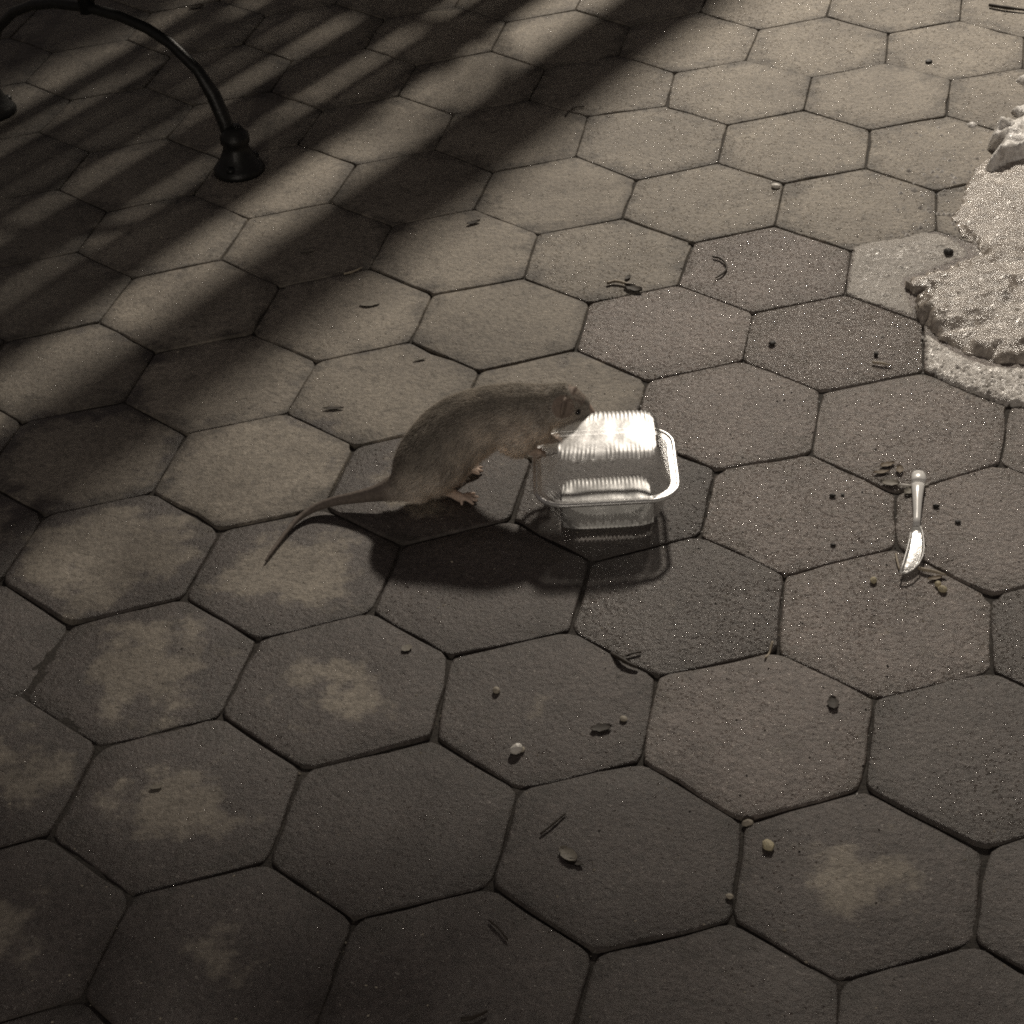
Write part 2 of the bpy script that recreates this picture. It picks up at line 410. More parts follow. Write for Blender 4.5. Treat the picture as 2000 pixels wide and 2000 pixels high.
ground = MB(); G = 60
gx0, gx1, gy0, gy1, gs = -1.4, 1.5, 0.7, 4.4, 0.012
nx, ny = int((gx1 - gx0) / gs), int((gy1 - gy0) / gs); gvv = []; gff = []
for j in range(ny + 1):
    for i in range(nx + 1):
        x = gx0 + (gx1 - gx0) * i / nx; y = gy0 + (gy1 - gy0) * j / ny
        edge = i in (0, nx) or j in (0, ny)
        gvv.append((x, y, -0.005 if edge else min(-0.0030, -0.0044 + 0.0036 * mnoise.noise(Vector((x * 16, y * 16, 3))) + 0.0020 * mnoise.noise(Vector((x * 60, y * 60, 8))))))
for j in range(ny):
    for i in range(nx):
        q = j * (nx + 1) + i; gff.append((q, q + 1, q + nx + 2, q + nx + 1))
ground.add(gvv, gff)
z = -0.005
ground.add([(-G, -G, z), (G, -G, z), (G, G, z), (-G, G, z), (gx0, gy0, z), (gx1, gy0, z), (gx1, gy1, z), (gx0, gy1, z)], [(0, 1, 5, 4), (1, 2, 6, 5), (2, 3, 7, 6), (3, 0, 4, 7)])
pavement = ground.build('pavement', MJ, smooth=False); tag(pavement, kind='structure', label='hexagonal paving with dark dirt in its joints')
far = MB(); count = 0; cells = []
for r in range(-16, 12):
    for ci in range(-22, 24):
        c = ci + (0.5 if r % 2 else 0.0)
        cells.append((r, c - r * 0.0))
for r, c in cells:
    cen = vpos((int(round(2 * c)), -3 * r))
    if not (-3.2 < cen[0] < 3.2 and 0.2 < cen[1] < 5.6): continue
    px, py, d = pix((cen[0], cen[1], 0))
    rnd = random.Random((int(2 * c) * 7919 + r * 104729) & 0xffffff)
    near = min(1.0, max(0.0, (py - 500) / 700))
    if d > 0.3 and -330 < px < 2330 and -250 < py < 2400:
        ctr, V, F = paver_mesh((r, c), rnd, near)
        o = link('paver', mesh('paver', V, F, MP), pavement, (ctr[0], ctr[1], 0)); count += 1
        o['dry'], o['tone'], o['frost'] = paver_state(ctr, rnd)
    else:
        ctr, V, F = paver_mesh((r, c), rnd, 0.3)
        far.add([(v[0] + ctr[0], v[1] + ctr[1], v[2]) for v in V], F)
fo = far.build('paver_field', MP, pavement); tag(fo, kind='stuff'); fo['dry'] = 3.0; fo['tone'] = 0.95; fo['frost'] = 0.0
from mathutils.bvhtree import BVHTree
_bv = []; _bf = []
for o in pavement.children:
    if o.name.startswith('paver') and o is not fo:
        b_ = len(_bv); _bv += [v.co + o.location for v in o.data.vertices]; _bf += [tuple(i + b_ for i in p.vertices) for p in o.data.polygons]
_bvh = BVHTree.FromPolygons(_bv, _bf)
def surf(x, y):
    h = _bvh.ray_cast(Vector((x, y, .05)), Vector((0, 0, -1)), .06)
    return h[0].z if h[0] is not None else -0.003
def gs(x, y, z=0.0):
    p = gv(x, y, z); p.z += surf(p.x, p.y); return p

# ------------------------------------------------------------------ street lamp (stands past the far edge of the picture)
lampo = empty('street_lamp', (LAMP[0], LAMP[1] + 0.55, 0))
tag(lampo, 'black iron street lamp with a swan neck beyond the far pavers', 'street lamp')
def L_(b, name, mat): return b.build(name, mat, lampo)
L_(MB().lathe((0, 0, 0), [(0.16, 0), (0.16, 0.06), (0.11, 0.12), (0.10, 0.5), (0.065, 0.6), (0.05, 0.65)]), 'base', M_IRON)
L_(MB().tube([(0, 0, 0.6), (0, 0, LAMP[2] + .1)], [0.05, 0.035], 12), 'post', M_IRON)
L_(MB().tube([(0, 0, LAMP[2] + .08), (0, -0.03, LAMP[2] + .3), (0, -0.2, LAMP[2] + .46), (0, -0.42, LAMP[2] + .42), (0, -0.55, LAMP[2] + .26)], 0.022, 10), 'arm', M_IRON)
L_(MB().lathe((0, -0.55, LAMP[2] + .13), [(0.20, 0.0), (0.19, 0.03), (0.12, 0.10), (0.05, 0.15)]), 'lamp_shade', M_IRON)
ld = bpy.data.lights.new('lamp_bulb', 'POINT'); ld.energy = LAMP_POWER; ld.shadow_soft_size = LAMP_RADIUS; ld.color = LAMP_COLOR
lo = bpy.data.objects.new('lamp_bulb', ld); COL.objects.link(lo); lo.parent = lampo; lo.location = (0, -0.55, LAMP[2])

def fill_lamp():  # fill light added behind the viewer to brighten the rat
    r = empty('street_lamp', (-1.6, -7.0, 0)); tag(r, 'unseen fill lamp added behind the viewer, shaped like the street lamp', 'street lamp')
    for ch in list(lampo.children):
        if ch.type == 'MESH':
            c = ch.copy(); COL.objects.link(c); c.parent = r
    d2 = ld.copy(); d2.energy = FILL_LAMP_POWER; d2.shadow_soft_size = 0.2
    o2 = bpy.data.objects.new('lamp_bulb', d2); COL.objects.link(o2); o2.parent = r; o2.location = (0, -0.55, LAMP[2])
fill_lamp()

# ------------------------------------------------------------------ park bench (only the foot of its end frame is in view)
BA = Vector((0.56, 0.828, 0)).normalized(); BE = Vector((-BA.y, BA.x, 0)); BZ = Vector((0, 0, 1))
BF = gv(468, 335); BF.z = 0
def bp(s, t, z): return BF + BE * s + BA * t + BZ * z
bench = empty('park_bench', BF)
tag(bench, 'black iron park bench with arched end frame standing at the dark corner of the paving', 'bench')
def B_(b, name, mat=M_IRON, parent=bench, smooth=True):
    b.v = [tuple(Vector(p) - BF) for p in b.v]
    return b.build(name, mat, parent, smooth)
SP = 0.476
for fi, t in enumerate((0.0, 0.98, 1.96)):
    arch = [(0, 0), (.004, .04), (.014, .075), (.027, .111), (.049, .145), (.091, .177), (.130, .193), (.175, .203), (.238, .207)]
    pts = [bp(s, t, z) for s, z in arch] + [bp(SP - s, t, z) for s, z in arch[-2::-1]]
    fr = B_(MB().tube(pts, [0.0105] * 4 + [0.0078] * (len(pts) - 8) + [0.0105] * 4, 10), 'leg_frame')
    for s in (0.0, SP):
        foot = B_(MB().lathe(bp(s, t, 0), [(0.036, 0.0), (0.037, 0.006), (0.033, 0.012), (0.026, 0.020), (0.019, 0.036), (0.018, 0.042), (0.021, 0.047), (0.021, 0.056), (0.016, 0.062), (0.0105, 0.07)], 24), 'foot')
        for q in (-1, 1):
            B_(MB().lathe(bp(s, t, 0.013) + BA * (0.027 * q) - BE * 0.008, [(0.007, 0), (0.007, 0.004), (0.004, 0.007)], 8), 'bolt', M_IRON, foot)
    # stem and seat bracket above the arch, then the reclining back bar
    B_(MB().tube([bp(.238, t, .20), bp(.238, t, .30), bp(.20, t, .38), bp(.10, t, .405)], 0.012, 8).tube([bp(.238, t, .30), bp(.29, t, .37), bp(.42, t, .405)], 0.011, 8), 'seat_bracket')
    B_(MB().tube([bp(.46, t, .415), bp(.25, t, .405), bp(.02, t, .405), bp(-.03, t, .44), bp(-.055, t, .53), bp(-.15, t, .75)], 0.011, 8), 'side_bar')
    hoop = [bp(.18 + .20 * math.cos(k * math.pi / 14), t, .575 + .165 * math.sin(k * math.pi / 14)) for k in range(29)]
    B_(MB().tube(hoop, 0.013, 8, cap=False), 'arm_hoop')
for k in range(8):
    s = 0.025 + k * 0.0535 + random.uniform(-.006, .006)
    B_(MB().box(bp(s, 0.98, 0.432), BE * 0.0240, BA * 1.06, BZ * 0.010), 'seat_slat', M_SLAT, smooth=False)
for k in range(3):
    q = k / 2 ; c = bp(-.075 - q * .062, 0.98, .565 + q * .14)
    up = (BE * -.45 + BZ).normalized()
    B_(MB().box(c, up * 0.031, BA * 1.06, up.cross(BA) * 0.009), 'back_slat', M_SLAT, smooth=False)

# ------------------------------------------------------------------ unseen tree added beyond the bench to cast shade
M_BARK = simple('grey_bark', (0.09, 0.075, 0.06), 0.9, 0.4, 30, 0.3, 0.9)
tree = empty('added_tree', (-0.02, 4.16, 0)); tag(tree, 'unseen tree with a low leafy bough added beyond the bench for its shade', 'tree')
MB().tube([(0, 0, -.02), (0, 0, .15), (.02, 0, .8), (.0, .03, 1.7), (.05, .05, 2.6), (.03, .1, 3.4)], [.19, .145, .125, .115, .10, .08], 16).build('trunk', M_BARK, tree)
lb = MB()
for k in range(11):
    a = k * 2.4; z = 2.7 + k * .16; q = Vector((math.cos(a), math.sin(a), 0)); b0 = Vector((.03, .08, z - .05 * k))
    lb.tube([b0, b0 + q * .5 + BZ * .45, b0 + q * 1.0 + BZ * 1.2, b0 + q * 1.2 + BZ * 2.0], [.045, .03, .018, .006], 7)
    for j in range(5):
        c0 = b0 + q * (.5 + .12 * j) + BZ * (.45 + .18 * j); d = Vector((math.cos(a + j * 1.9), math.sin(a + j * 1.9), 1)); lb.tube([c0, c0 + d * .35, c0 + d * .6 + BZ * .2], [.012, .008, .003], 5)
lb.build('crown', M_BARK, tree)
# low bough added with leaf gaps placed to dapple the lamp light over the near left stones
DAPPLE = [(250, 1270), (270, 1500), (180, 1090), (530, 1100), (10, 1200), (0, 1450), (60, 1780), (1680, 1730), (640, 1330)]
DAP = [gp(x, y)[:2] for x, y in DAPPLE]; LP = np.array(LAMP); TB = np.array([-0.02, 4.16, 0])
lv = MB(); lr = random.Random(5); tips = []; cnt = 0
while cnt < 235:
    x, y = lr.uniform(-500, 2000), lr.uniform(650, 2500)
    w = 1 / (1 + math.exp(-((y - 1250) * .8 + (800 - x) * .7) / 180))
    if lr.random() > w: continue
    g = gp(x, y)
    if any(np.hypot(*(g[:2] - d)) < 0.050 for d in DAP): continue
    P = g + (LP - g) * lr.uniform(.31, .38)
    a = Vector((lr.gauss(0, 1), lr.gauss(0, 1), lr.gauss(0, .6))).normalized(); b = a.cross(Vector((lr.gauss(0, 1), lr.gauss(0, 1), lr.gauss(0, 1)))).normalized()
    ll = lr.uniform(.018, .030); c = Vector(P - TB); n = a.cross(b)
    lv.add([c - a * ll, c - a * ll * .3 + b * ll * .5 + n * .004, c + a * ll * .5 + b * ll * .4 + n * .003, c + a * ll, c + a * ll * .5 - b * ll * .4 + n * .003, c - a * ll * .3 - b * ll * .5 + n * .004],
           [(0, 1, 2, 3), (0, 3, 4, 5)])
    tips.append(c - a * ll); cnt += 1
lo_ = lv.build('shade_leaves', simple('clinging_leaf', (0.12, 0.075, 0.035), 0.7), tree); tag(lo_, kind='stuff')
cen_ = sum(tips, Vector()) / len(tips); bg = MB(); root = Vector((0, 0, 1.35))
for k in range(14):
    t = tips[k * 16]; m1 = root.lerp(cen_, .45) + BZ * .12; m2 = cen_.lerp(t, .35) + BZ * .03
    bg.tube([root, m1, m2, t], [.016, .010, .005, .0015], 6)
bg.build('bough', M_BARK, tree)

# ------------------------------------------------------------------ clear clamshell container
CZ = 0.046                                   # height of the flange
cc = gv(1182, 915, CZ); cc.z = 0
cc.z = surf(cc.x, cc.y) + .0015
box_ = empty('plastic_container', cc)
tag(box_, 'clear plastic clamshell food container closed and lying in front of the rat', 'container')
CROT = math.radians(-2.0)
def rrect(w, d, r, n=8, flute=0.0, fn=0, ox=0.0, oy=0.0):
    out = []
    for cx, cy, a0 in ((w - r, d - r, 0), (-w + r, d - r, 90), (-w + r, -d + r, 180), (w - r, -d + r, 270)):
        for k in range(n + 1):
            a = math.radians(a0 + 90 * k / n); out.append((cx + r * math.cos(a), cy + r * math.sin(a)))
    # resample evenly
    P = [Vector(p) for p in out]; L = [0]
    for i in range(len(P)): L.append(L[-1] + (P[(i + 1) % len(P)] - P[i]).length)
    res = []; m = 192; j = 0
    for q in range(m):
        s = L[-1] * q / m
        while L[j + 1] < s: j += 1
        t = (s - L[j]) / max(1e-9, L[j + 1] - L[j]); p = P[j].lerp(P[(j + 1) % len(P)], t)
        if flute:
            p = p * (1 + flute * (1 if math.sin(2 * math.pi * fn * q / m) > 0 else -1) / p.length)
        res.append((p.x + ox, p.y + oy))
    return res
def loops(rings, close=None):
    """rings of equal length -> verts, faces"""
    V = []; F = []; n = len(rings[0][0])
    for pts, z in rings:
        zz = z if callable(z) else (lambda x, y, z=z: z)
        V += [(x, y, zz(x, y)) for x, y in pts]
    for k in range(len(rings) - 1):
        for i in range(n):
            j = (i + 1) % n; F.append((k * n + i, k * n + j, (k + 1) * n + j, (k + 1) * n + i))
    return V, F
def C_(V, F, name, mat, parent=box_, smooth=True):
    c, s = math.cos(CROT), math.sin(CROT)
    V = [(x * c - y * s, x * s + y * c, z) for x, y, z in V]
    return link(name, mesh(name, V, F, mat, smooth), parent)
HW, HD = 0.0745, 0.068
# tray below the flange
V, F = loops([(rrect(HW - .006, HD - .006, .028), CZ), (rrect(HW - .010, HD - .009, .028), CZ - .004), (rrect(.060, .056, .024, oy=-.003), .020), (rrect(.049, .047, .016, flute=.0012, fn=40, oy=-.005), .006)])
tray = C_(V, F, 'tray_wall', M_FILM)
def panel(w, d, r, z0, crown, ox, oy, tooth, nteeth):
    """ribbed plastic panel with rounded corners, its front and back edges crimped into teeth"""
    V = []; F = []; nx, ny = nteeth * 6, 16
    for i in range(nx + 1):
        u = i / nx * 2 - 1; x = u * w; inn = max(0.0, abs(x) - (w - r)); dy = d - r + math.sqrt(max(0, r * r - inn * inn))
        ph = math.sin(2 * math.pi * nteeth * i / nx)
        for j in range(ny + 1):
            v = j / ny * 2 - 1; ed = abs(v) ** 5
            y = v * (dy + tooth * (1 if ph > 0 else -1) * random.uniform(.5, 1.3) * (abs(v) > .99))
            z = z0 + crown * (1 - v * v) * (1 - u * u) + 0.00035 * ph * ed - 0.0022 * abs(v) ** 12 + 0.0006 * mnoise.noise(Vector((x * 60, y * 60, z0 * 90))) + 0.00012 * math.sin(y / .0062 * 6.28)
            V.append((x + ox, y + oy, z))
    for i in range(nx):
        for j in range(ny):
            a = i * (ny + 1) + j; F.append((a, a + ny + 1, a + ny + 2, a + 1))
    return V, F
V, F = panel(.0475, .0455, .015, .0055, .0012, 0, -.005, .0009, 22)
C_(V, F, 'ribbed_base', M_MILKB)
# crimped front wall of the tray
V = []; F = []; nc, nr = 132, 8
for i in range(nc + 1):
    x = (i / nc * 2 - 1) * .0475; ph = math.sin(2 * math.pi * 22 * i / nc); bow = .006 * (x / .0475) ** 4
    for j in range(nr + 1):
        q = j / nr; V.append((x, -.0525 - .0090 * q + bow - .0007 * ph * (1 - q) - .0015, .0045 + .0010 * (1 if ph > 0 else 0) * (j == 0) + (CZ - .008) * q))
for i in range(nc):
    for j in range(nr):
        a = i * (nr + 1) + j; F.append((a, a + nr + 1, a + nr + 2, a + 1))
C_(V, F, 'ribbed_front', M_MILKB)
# flange: a flat band with a rolled outer bead
V, F = loops([(rrect(HW - .007, HD - .007, .027), CZ + .0012), (rrect(HW, HD, .031), CZ + .0012)])
fl = C_(V, F, 'flange', M_FILM)
bead = MB(); pp = rrect(HW, HD, .031); pts = [(x, y, CZ) for x, y in pp[::2]] ; pts.append(pts[0])
bead.tube(pts, 0.0026, 8, cap=False); C_(bead.v, bead.f, 'rim', M_RIM)
# lid above the flange, set back and skewed from being crushed
LX, LY = 0.006, 0.012; LZ = 0.080
V, F = loops([(rrect(HW - .007, HD - .007, .027), CZ + .002), (rrect(HW - .012, HD - .012, .027, ox=LX * .2, oy=LY * .2), CZ + .010),
              (rrect(.050, .047, .018, flute=.001, fn=40, ox=LX, oy=LY), LZ - .003)])
C_(V, F, 'lid_wall', M_FILM)
V, F = panel(.048, .045, .013, LZ, .0015, LX, LY, .0009, 22)
V = [(x - 0.10 * (0.05 - (y - LY)) * (1 if x < 0 else 0), y, z - 0.10 * (x - LX) * 0.3) for x, y, z in V]
C_(V, F, 'ribbed_lid', M_MILK)

# ------------------------------------------------------------------ rat
M_FURSKIN, _nt, _nd, _lk, _bs = newmat('rat_coat')
_at = N(_nt, 'ShaderNodeAttribute', attribute_name='coat'); 
_n = noise(_nt, N(_nt, 'ShaderNodeTexCoord').outputs['Object'], 260, 4, 0.7)
_lk.new(mix(_nt, 1.0, _at.outputs['Color'], ramp(_nt, _n, [(0.3, (0.7, 0.7, 0.7)), (0.7, (1.25, 1.25, 1.25))]), 'MULTIPLY'), _bs.inputs['Base Color'])
_bs.inputs['Roughness'].default_value = 0.75; _bs.inputs['Specular IOR Level'].default_value = 0.25
spine = [(786, 945, .030, .013), (806, 928, .040, .028), (842, 896, .050, .040), (893, 847, .067, .0425), (955, 816, .083, .0365), (1022, 803, .092, .0320),
         (1070, 795, .095, .0260), (1103, 791, .093, .0230), (1126, 796, .087, .0165), (1145, 806, .080, .0100), (1157, 813, .075, .0055)]
sp = [(gv(x, y, z), r) for x, y, z, r in spine]
def catmull(P, m=6):
    out = []
    for i in range(len(P) - 1):
        a = P[max(0, i - 1)]; b = P[i]; c = P[i + 1]; d = P[min(len(P) - 1, i + 2)]
        for k in range(m):
            t = k / m
            f = lambda a, b, c, d: 0.5 * ((2 * b) + (c - a) * t + (2 * a - 5 * b + 4 * c - d) * t * t + (3 * b - a - 3 * c + d) * t ** 3)
            out.append((f(a[0], b[0], c[0], d[0]), max(0.001, f(a[1], b[1], c[1], d[1]))))
    out.append(P[-1]); return out
def limb(mb, P, m=5, n=12):
    Q = catmull([(Vector(p), r) for p, r in P], m); mb.tube([q[0] for q in Q], [q[1] for q in Q], n)
    mb.sphere(Q[0][0], Q[0][1] * .98, n=10, m=6); mb.sphere(Q[-1][0], Q[-1][1] * .98, n=10, m=6)
rb = MB(); sp = [(p, r * (.90 if 1 < i < 7 else .97)) for i, (p, r) in enumerate(sp)]; limb(rb, sp, 6, 18)
# haunches and hind legs
limb(rb, [(gv(844, 916, .046), .029), (gv(858, 930, .034), .021), (gv(866, 944, .022), .012)])
def hindfoot(heel, ball, toes):
    limb(rb, [(gv(*heel), .0062), ((gv(*heel) + gv(*ball)) / 2 + Vector((0, 0, .001)), .0052), (gv(*ball), .0056)], 4, 10)
    for t in toes:
        a = gv(*ball); b = gv(*t); mid = (a + b) / 2 + Vector((0, 0, .002)); limb(rb, [(a, .0030), (mid, .0024), (b, .0019)], 4, 8)
limb(rb, [(gv(866, 944, .022), .0115), (gv(862, 952, .014), .0085), (gv(862, 957, .008), .0065)], 4)
hindfoot((864, 958, .008), (900, 973, .006), [(927, 965, .003), (934, 972, .003), (931, 979, .003), (924, 985, .003), (902, 986, .003)])
limb(rb, [(gv(868, 905, .048), .026), (gv(884, 920, .03), .015), (gv(882, 936, .012), .0085)], 4)
hindfoot((880, 940, .008), (912, 922, .006), [(934, 909, .003), (941, 914, .003), (942, 921, .003), (935, 927, .003)])
# forelegs reaching on to the flange
for pa in ([(1010, 848, .075, .024), (1012, 872, .060, .0125), (1030, 878, .056, .0075), (1047, 884, .0495, .0050)],
           [(1040, 830, .082, .022), (1050, 852, .066, .0115), (1066, 856, .058, .007), (1080, 860, .0500, .0048)]):
    limb(rb, [(gv(x, y, z), r) for x, y, z, r in pa], 5, 10)
    e = gv(*pa[-1][:3])
    for k in (-1.2, -.4, .4, 1.2):
        d = Vector((.0095, -.0045 * k, -.0035)); limb(rb, [(e, .0028), (e + d * .6 + Vector((0, 0, .002)), .0021), (e + d, .0016)], 3, 8)
# cheeks, ears
limb(rb, [(gv(1112, 806, .086), .013), (gv(1128, 806, .082), .010)], 3)
EARS = [(1101, 797, .1035, .0105), (1121, 775, .103, .0105)]
hd = (sp[8][0] - sp[7][0]).normalized()
for x, y, z, r in EARS:
    c = gv(x, y, z); fwd = (hd + Vector((0.25, -0.55, 0.25))).normalized(); side = Vector((0, 0, 1)).cross(fwd).normalized(); up = fwd.cross(side)
    rb.sphere(c, (r, r * 1.15, .0022), (side, up, fwd), 14, 9)
# tail: leaves the rump a little above the stones and settles on to them
tail = [(812, 942, .032, .0230), (780, 951, .0255, .0160), (738, 964, .0185, .0098), (692, 973, .0130, .0068), (650, 981, .0090, .0054), (612, 995, .0055, .0044), (580, 1017, .004, .0032), (552, 1050, .003, .0026), (530, 1080, .0025, .0020), (519, 1096, .002, .0015)]
limb(rb, [(gv(x, y, z), r) for x, y, z, r in tail], 6, 10)
RO = gv(860, 960); 
tmp = bpy.data.objects.new('tmp', mesh('tmp', [Vector(p) - RO for p in rb.v], rb.f)); COL.objects.link(tmp)
md = tmp.modifiers.new('r', 'REMESH'); md.mode = 'VOXEL'; md.voxel_size = 0.0013
md2 = tmp.modifiers.new('s', 'SMOOTH'); md2.factor = 0.5; md2.iterations = 5
dg = bpy.context.evaluated_depsgraph_get(); me = bpy.data.meshes.new_from_object(tmp.evaluated_get(dg)); bpy.data.objects.remove(tmp)
me.name = 'rat_body'; me.materials.clear(); me.materials.append(M_FURSKIN)
me.polygons.foreach_set('use_smooth', [True] * len(me.polygons))
nv = len(me.vertices); co = np.zeros(nv * 3); me.vertices.foreach_get('co', co); co = co.reshape(-1, 3)
nr = np.zeros(nv * 3); me.vertices.foreach_get('normal', nr); nr = nr.reshape(-1, 3)
wco = co + np.array(RO)
SPP = np.array([p for p, r in catmull(sp, 8)]); SPR = np.array([r for p, r in catmull(sp, 8)])
dist = np.linalg.norm(wco[:, None, :] - SPP[None], axis=2); near_i = dist.argmin(1); dmin = dist.min(1)
off = wco - SPP[near_i]; vert = off[:, 2] / np.maximum(SPR[near_i], 0.012)
BACK = np.array([0.31, 0.285, 0.25]); SIDE = np.array([0.54, 0.50, 0.45]); BELLY = np.array([0.62, 0.57, 0.51]); SKIN = np.array([0.66, 0.52, 0.43]); TAILC = np.array([0.17, 0.142, 0.122])
t1 = np.clip((vert + 0.1) / 0.9, 0, 1)[:, None]; t2 = np.clip((-vert - 0.25) / 0.5, 0, 1)[:, None]
colr = SIDE * (1 - t1) + BACK * t1; colr = colr * (1 - t2) + BELLY * t2
bare = dmin > SPR[near_i] * 1.12 + 0.004
paw = (wco[:, 2] < 0.013) & (wco[:, 0] > gp(862, 958)[0]) ; 
fore = (wco[:, 0] > gp(1032, 880, .055)[0]) & (wco[:, 2] < 0.060)
taily = wco[:, 0] < gp(752, 955, .022)[0]
ear = np.zeros(nv, bool)
for x, y, z, r in EARS: ear |= (np.linalg.norm(wco - gp(x, y, z), axis=1) < r * 1.25) & (dmin > SPR[near_i] * 0.98)
colr[paw | fore] = SKIN; tf = np.clip((gp(815, 945, .03)[0] - wco[:, 0]) / (gp(815, 945, .03)[0] - gp(745, 960, .02)[0]), 0, 1)[:, None] ** 1.5; colr = colr * (1 - tf) + TAILC * tf; colr[ear] = np.array([0.30, 0.24, 0.20])
nosei = wco[:, 0] > gp(1152, 810, .077)[0]; colr[nosei & (wco[:, 2] > .066) & (wco[:, 2] < .09)] = SKIN * 0.8
at = me.color_attributes.new('coat', 'FLOAT_COLOR', 'POINT')
at.data.foreach_set('color', np.hstack([colr, np.ones((nv, 1))]).astype(np.float32).ravel())
rat = empty('rat', RO + Vector((0, 0, surf(*gv(900, 973).xy) - .0005))); tag(rat, 'grey-brown rat leaning its front paws on the plastic container', 'rat')
body = link('body', me, rat)
# fur: fine hairs lying back along the body
hairy = ~(paw | fore | taily | ear | nosei); idx = np.nonzero(hairy)[0]
tang = np.gradient(SPP, axis=0); tang /= np.linalg.norm(tang, axis=1)[:, None]
pick = rng.choice(idx, 60000, replace=True)
P0 = co[pick] + rng.normal(0, 0.0006, (len(pick), 3)); Nn = nr[pick]; T = -tang[near_i[pick]]
T = T - Nn * (T * Nn).sum(1)[:, None]; T += np.array([0, 0, -0.25]); T += rng.normal(0, 0.22, T.shape)
T /= np.linalg.norm(T, axis=1)[:, None]
ln_ = (0.0075 * np.clip(SPR[near_i[pick]] / 0.035, 0.35, 1.1) * rng.uniform(0.45, 1.35, len(pick)))[:, None]
mid_ = P0 + (Nn * 0.55 + T * 0.8) * ln_ * 0.5; tip = P0 + (Nn * 0.38 + T * 1.0) * ln_
Sd = np.cross(Nn, T); Sd /= np.linalg.norm(Sd, axis=1)[:, None] + 1e-9; wd = 0.00024
Vv = np.stack([P0 - Sd * wd, P0 + Sd * wd, mid_ + Sd * wd * .7, mid_ - Sd * wd * .7, tip], 1).reshape(-1, 3)
b_ = np.arange(len(pick))[:, None] * 5
fm = bpy.data.meshes.new('fur'); q4 = (b_ + np.array([0, 1, 2, 3])); t3 = (b_ + np.array([3, 2, 4]))
fm.from_pydata(Vv.tolist(), [], q4.tolist() + t3.tolist()); fm.update()
clump = np.array([mnoise.fractal(Vector(p) * 55, .8, 2, 3) for p in co[pick]])[:, None]
fc = np.repeat(colr[pick] * rng.uniform(0.65, 1.4, (len(pick), 1)) * np.clip(1 + 0.25 * clump, .6, 1.4), 5, axis=0)
fa = fm.color_attributes.new('coat', 'FLOAT_COLOR', 'POINT'); fa.data.foreach_set('color', np.hstack([fc, np.ones((len(fc), 1))]).astype(np.float32).ravel())
M_HAIR, _nt, _nd, _lk, _bs = newmat('rat_hair'); _nd.remove(_bs)
_at = N(_nt, 'ShaderNodeAttribute', attribute_name='coat'); _d = N(_nt, 'ShaderNodeBsdfDiffuse'); _t = N(_nt, 'ShaderNodeBsdfTranslucent'); _m = N(_nt, 'ShaderNodeMixShader'); _m.inputs[0].default_value = 0.5
_sc = N(_nt, 'ShaderNodeVectorMath', operation='SCALE'); _sc.inputs['Scale'].default_value = 1.5; _lk.new(_at.outputs['Color'], _sc.inputs[0])
_lk.new(_sc.outputs[0], _d.inputs[0]); _lk.new(_sc.outputs[0], _t.inputs[0]); _lk.new(_d.outputs[0], _m.inputs[1]); _lk.new(_t.outputs[0], _m.inputs[2]); _lk.new(_m.outputs[0], _nd['Material Output'].inputs[0])
fm.materials.append(M_HAIR)
fur = link('fur', fm, rat); tag(fur, kind='stuff')
M_EYE = simple('rat_eye', (0.006, 0.005, 0.005), 0.08, 0.1, 50, 0.6, 0)
for x, y, z in ((1128, 806, .0925), (1141, 789, .0925)):
    MB().sphere(gv(x, y, z) - RO, 0.0034, n=10, m=7).build('eye', M_EYE, rat)
M_WHISK = simple('whisker', (0.5, 0.47, 0.42), 0.4, 0.1, 50, 0.5, 0)
nose = gv(1146, 807, .078)
for k in range(6):
    sd = -1 if k % 2 else 1; a = (k // 2 - 1) * .35
    d = Vector((0.35, -0.9 * sd, a)).normalized()
    MB().tube([nose - RO + d * .006, nose - RO + d * .022 + Vector((0, 0, .001)), nose - RO + d * .036 - Vector((0, 0, .002))], [.00022, .00017, .00008], 4).build('whisker', M_WHISK, rat)

